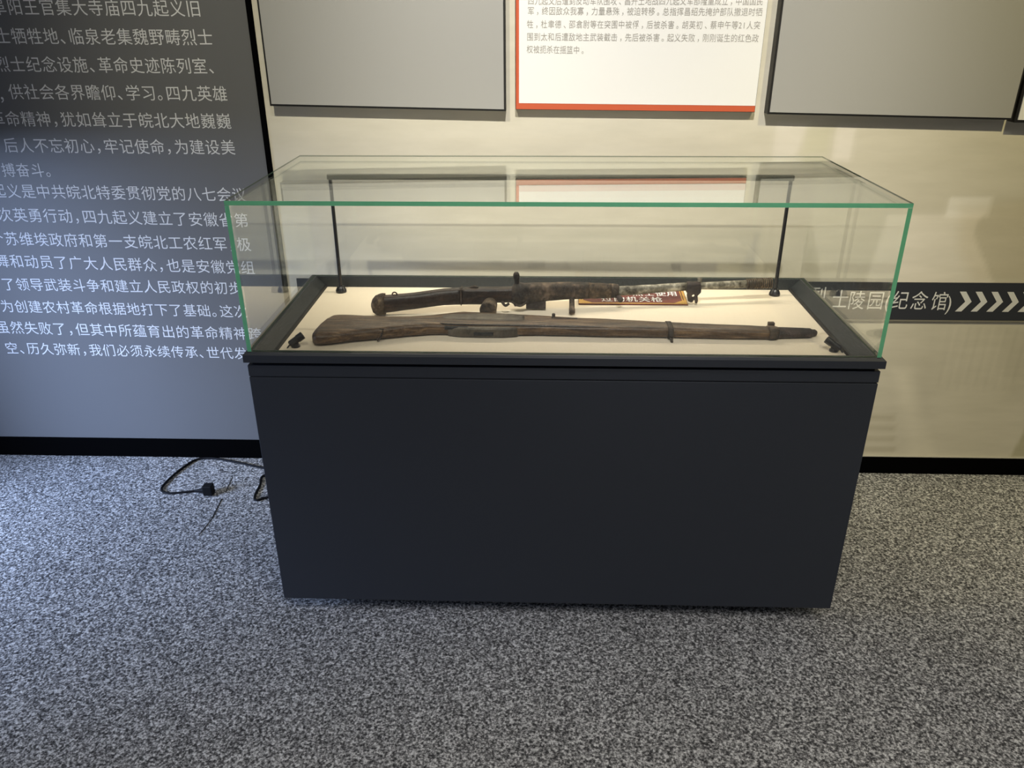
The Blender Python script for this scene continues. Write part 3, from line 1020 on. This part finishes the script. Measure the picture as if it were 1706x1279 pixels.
def on_plate(a, b, lift):
    """a across, b up the plate (0..1 along its slope)"""
    y = CP_Y0 + b * (CP_Y1 - CP_Y0)
    z = ZB + 0.001 + b * CP_RISE
    return (a, y, z + lift)


def plate_quad(bm, x0, x1, b0, b1, lift, th=0.0):
    lo = [bm.verts.new(on_plate(a, b, lift - th)) for a, b in ((x0, b0), (x1, b0), (x1, b1), (x0, b1))]
    hi = [bm.verts.new(on_plate(a, b, lift)) for a, b in ((x0, b0), (x1, b0), (x1, b1), (x0, b1))]
    bm.faces.new(hi)
    bm.faces.new(lo[::-1])
    for k in range(4):
        bm.faces.new((lo[k], lo[(k + 1) % 4], hi[(k + 1) % 4], hi[k]))


bm = bmesh.new()
plate_quad(bm, CP_X - CP_W / 2, CP_X + CP_W / 2, 0, 1, 0.0030, 0.0028)
build('plate', bm, MT['maroon'], cpz)
bm = bmesh.new()
for x0, x1, b0, b1 in ((-.5, .5, 0.02, .07), (-.5, .5, .93, .98), (-.495, -.475, .07, .93), (.475, .495, .07, .93), (.455, .465, .1, .9), (-.465, -.455, .1, .9)):
    plate_quad(bm, CP_X + x0 * CP_W, CP_X + x1 * CP_W, b0, b1, 0.0036, 0.0003)
for s in (-1, 1):
    v = [bm.verts.new(on_plate(CP_X + s * CP_W * a, b, 0.0037)) for a, b in ((.475, .07), (.375, .07), (.475, .28))]
    bm.faces.new(v)
build('gold_border', bm, MT['gold'], cpz)
bm = bmesh.new()
for t, xa, xb, b, sx, sb in CP_TEXT:
    n = len(t)
    for i, ch in enumerate(t):
        x = xa + (xb - xa) * i / max(1, n - 1)
        vs, fs = glyph(ch)
        for off in (-0.012, 0.012):
            bv = [bm.verts.new(on_plate(x + (p[0] - 0.5 + off) * sx, b + (p[1] - 0.36) * sb, 0.0040 + (0.00005 if off > 0 else 0))) for p in vs]
            for f in fs:
                try:
                    bm.faces.new([bv[i2] for i2 in f])
                except ValueError:
                    pass
build('lettering', bm, MT['white_print'], cpz)

# ------------------------------------------------------------------ power cable on the carpet
pc = thing('power_cable', (-1.2, 0.6, FLOOR_Z), 'black power cable with an angled plug lying on the carpet left of the case', 'power cable')
CABLE = [(-1.2631, 0.6386, -0.0448), (-1.3221, 0.6233, -0.0448), (-1.3685, 0.6201, -0.0448), (-1.3971, 0.641, -0.0448), (-1.4022, 0.6828, -0.0448), (-1.3921, 0.7536, -0.0448), (-1.3674, 0.8323, -0.0448), (-1.3472, 0.8576, -0.0448), (-1.3175, 0.8651, -0.0448), (-1.2766, 0.8617, -0.0448), (-1.2172, 0.8453, -0.0448), (-1.1523, 0.8248, -0.0448), (-1.0803, 0.8005, -0.0448), (-0.9797, 0.7809, -0.0448), (-0.928, 0.7396, -0.0448), (-0.9642, 0.7344, -0.0448), (-1.058, 0.745, -0.0448), (-1.0525, 0.6795, -0.0448), (-1.0498, 0.6243, -0.0448), (-1.044, 0.5937, -0.0448), (-1.0298, 0.5827, -0.0448), (-0.9998, 0.6024, -0.0448), (-0.9074, 0.6052, -0.0448), (-0.8247, 0.5949, -0.0448)]
PLUG = (-1.2204, 0.6193, -0.029)
bm = bmesh.new()
tube(bm, smooth_path(CABLE, 8), 0.0042, 10)
build('cord', bm, MT['cable'], pc, smooth=True)
pl = Vector(PLUG)
bm = bmesh.new()
lathe(bm, [(0, 0.0050), (0.008, 0.0056), (0.026, 0.0088), (0.036, 0.0115)], pl + Vector((-0.046, 0, -0.006)), (1, 0.06, 0.10), 14)
for f in box(bm, pl.x - 0.012, pl.x + 0.022, pl.y - 0.014, pl.y + 0.016, FLOOR_Z + 0.003, FLOOR_Z + 0.042):
    pass
build('plug', bm, MT['cable'], pc, smooth=False, bevel=0.004, segs=3)
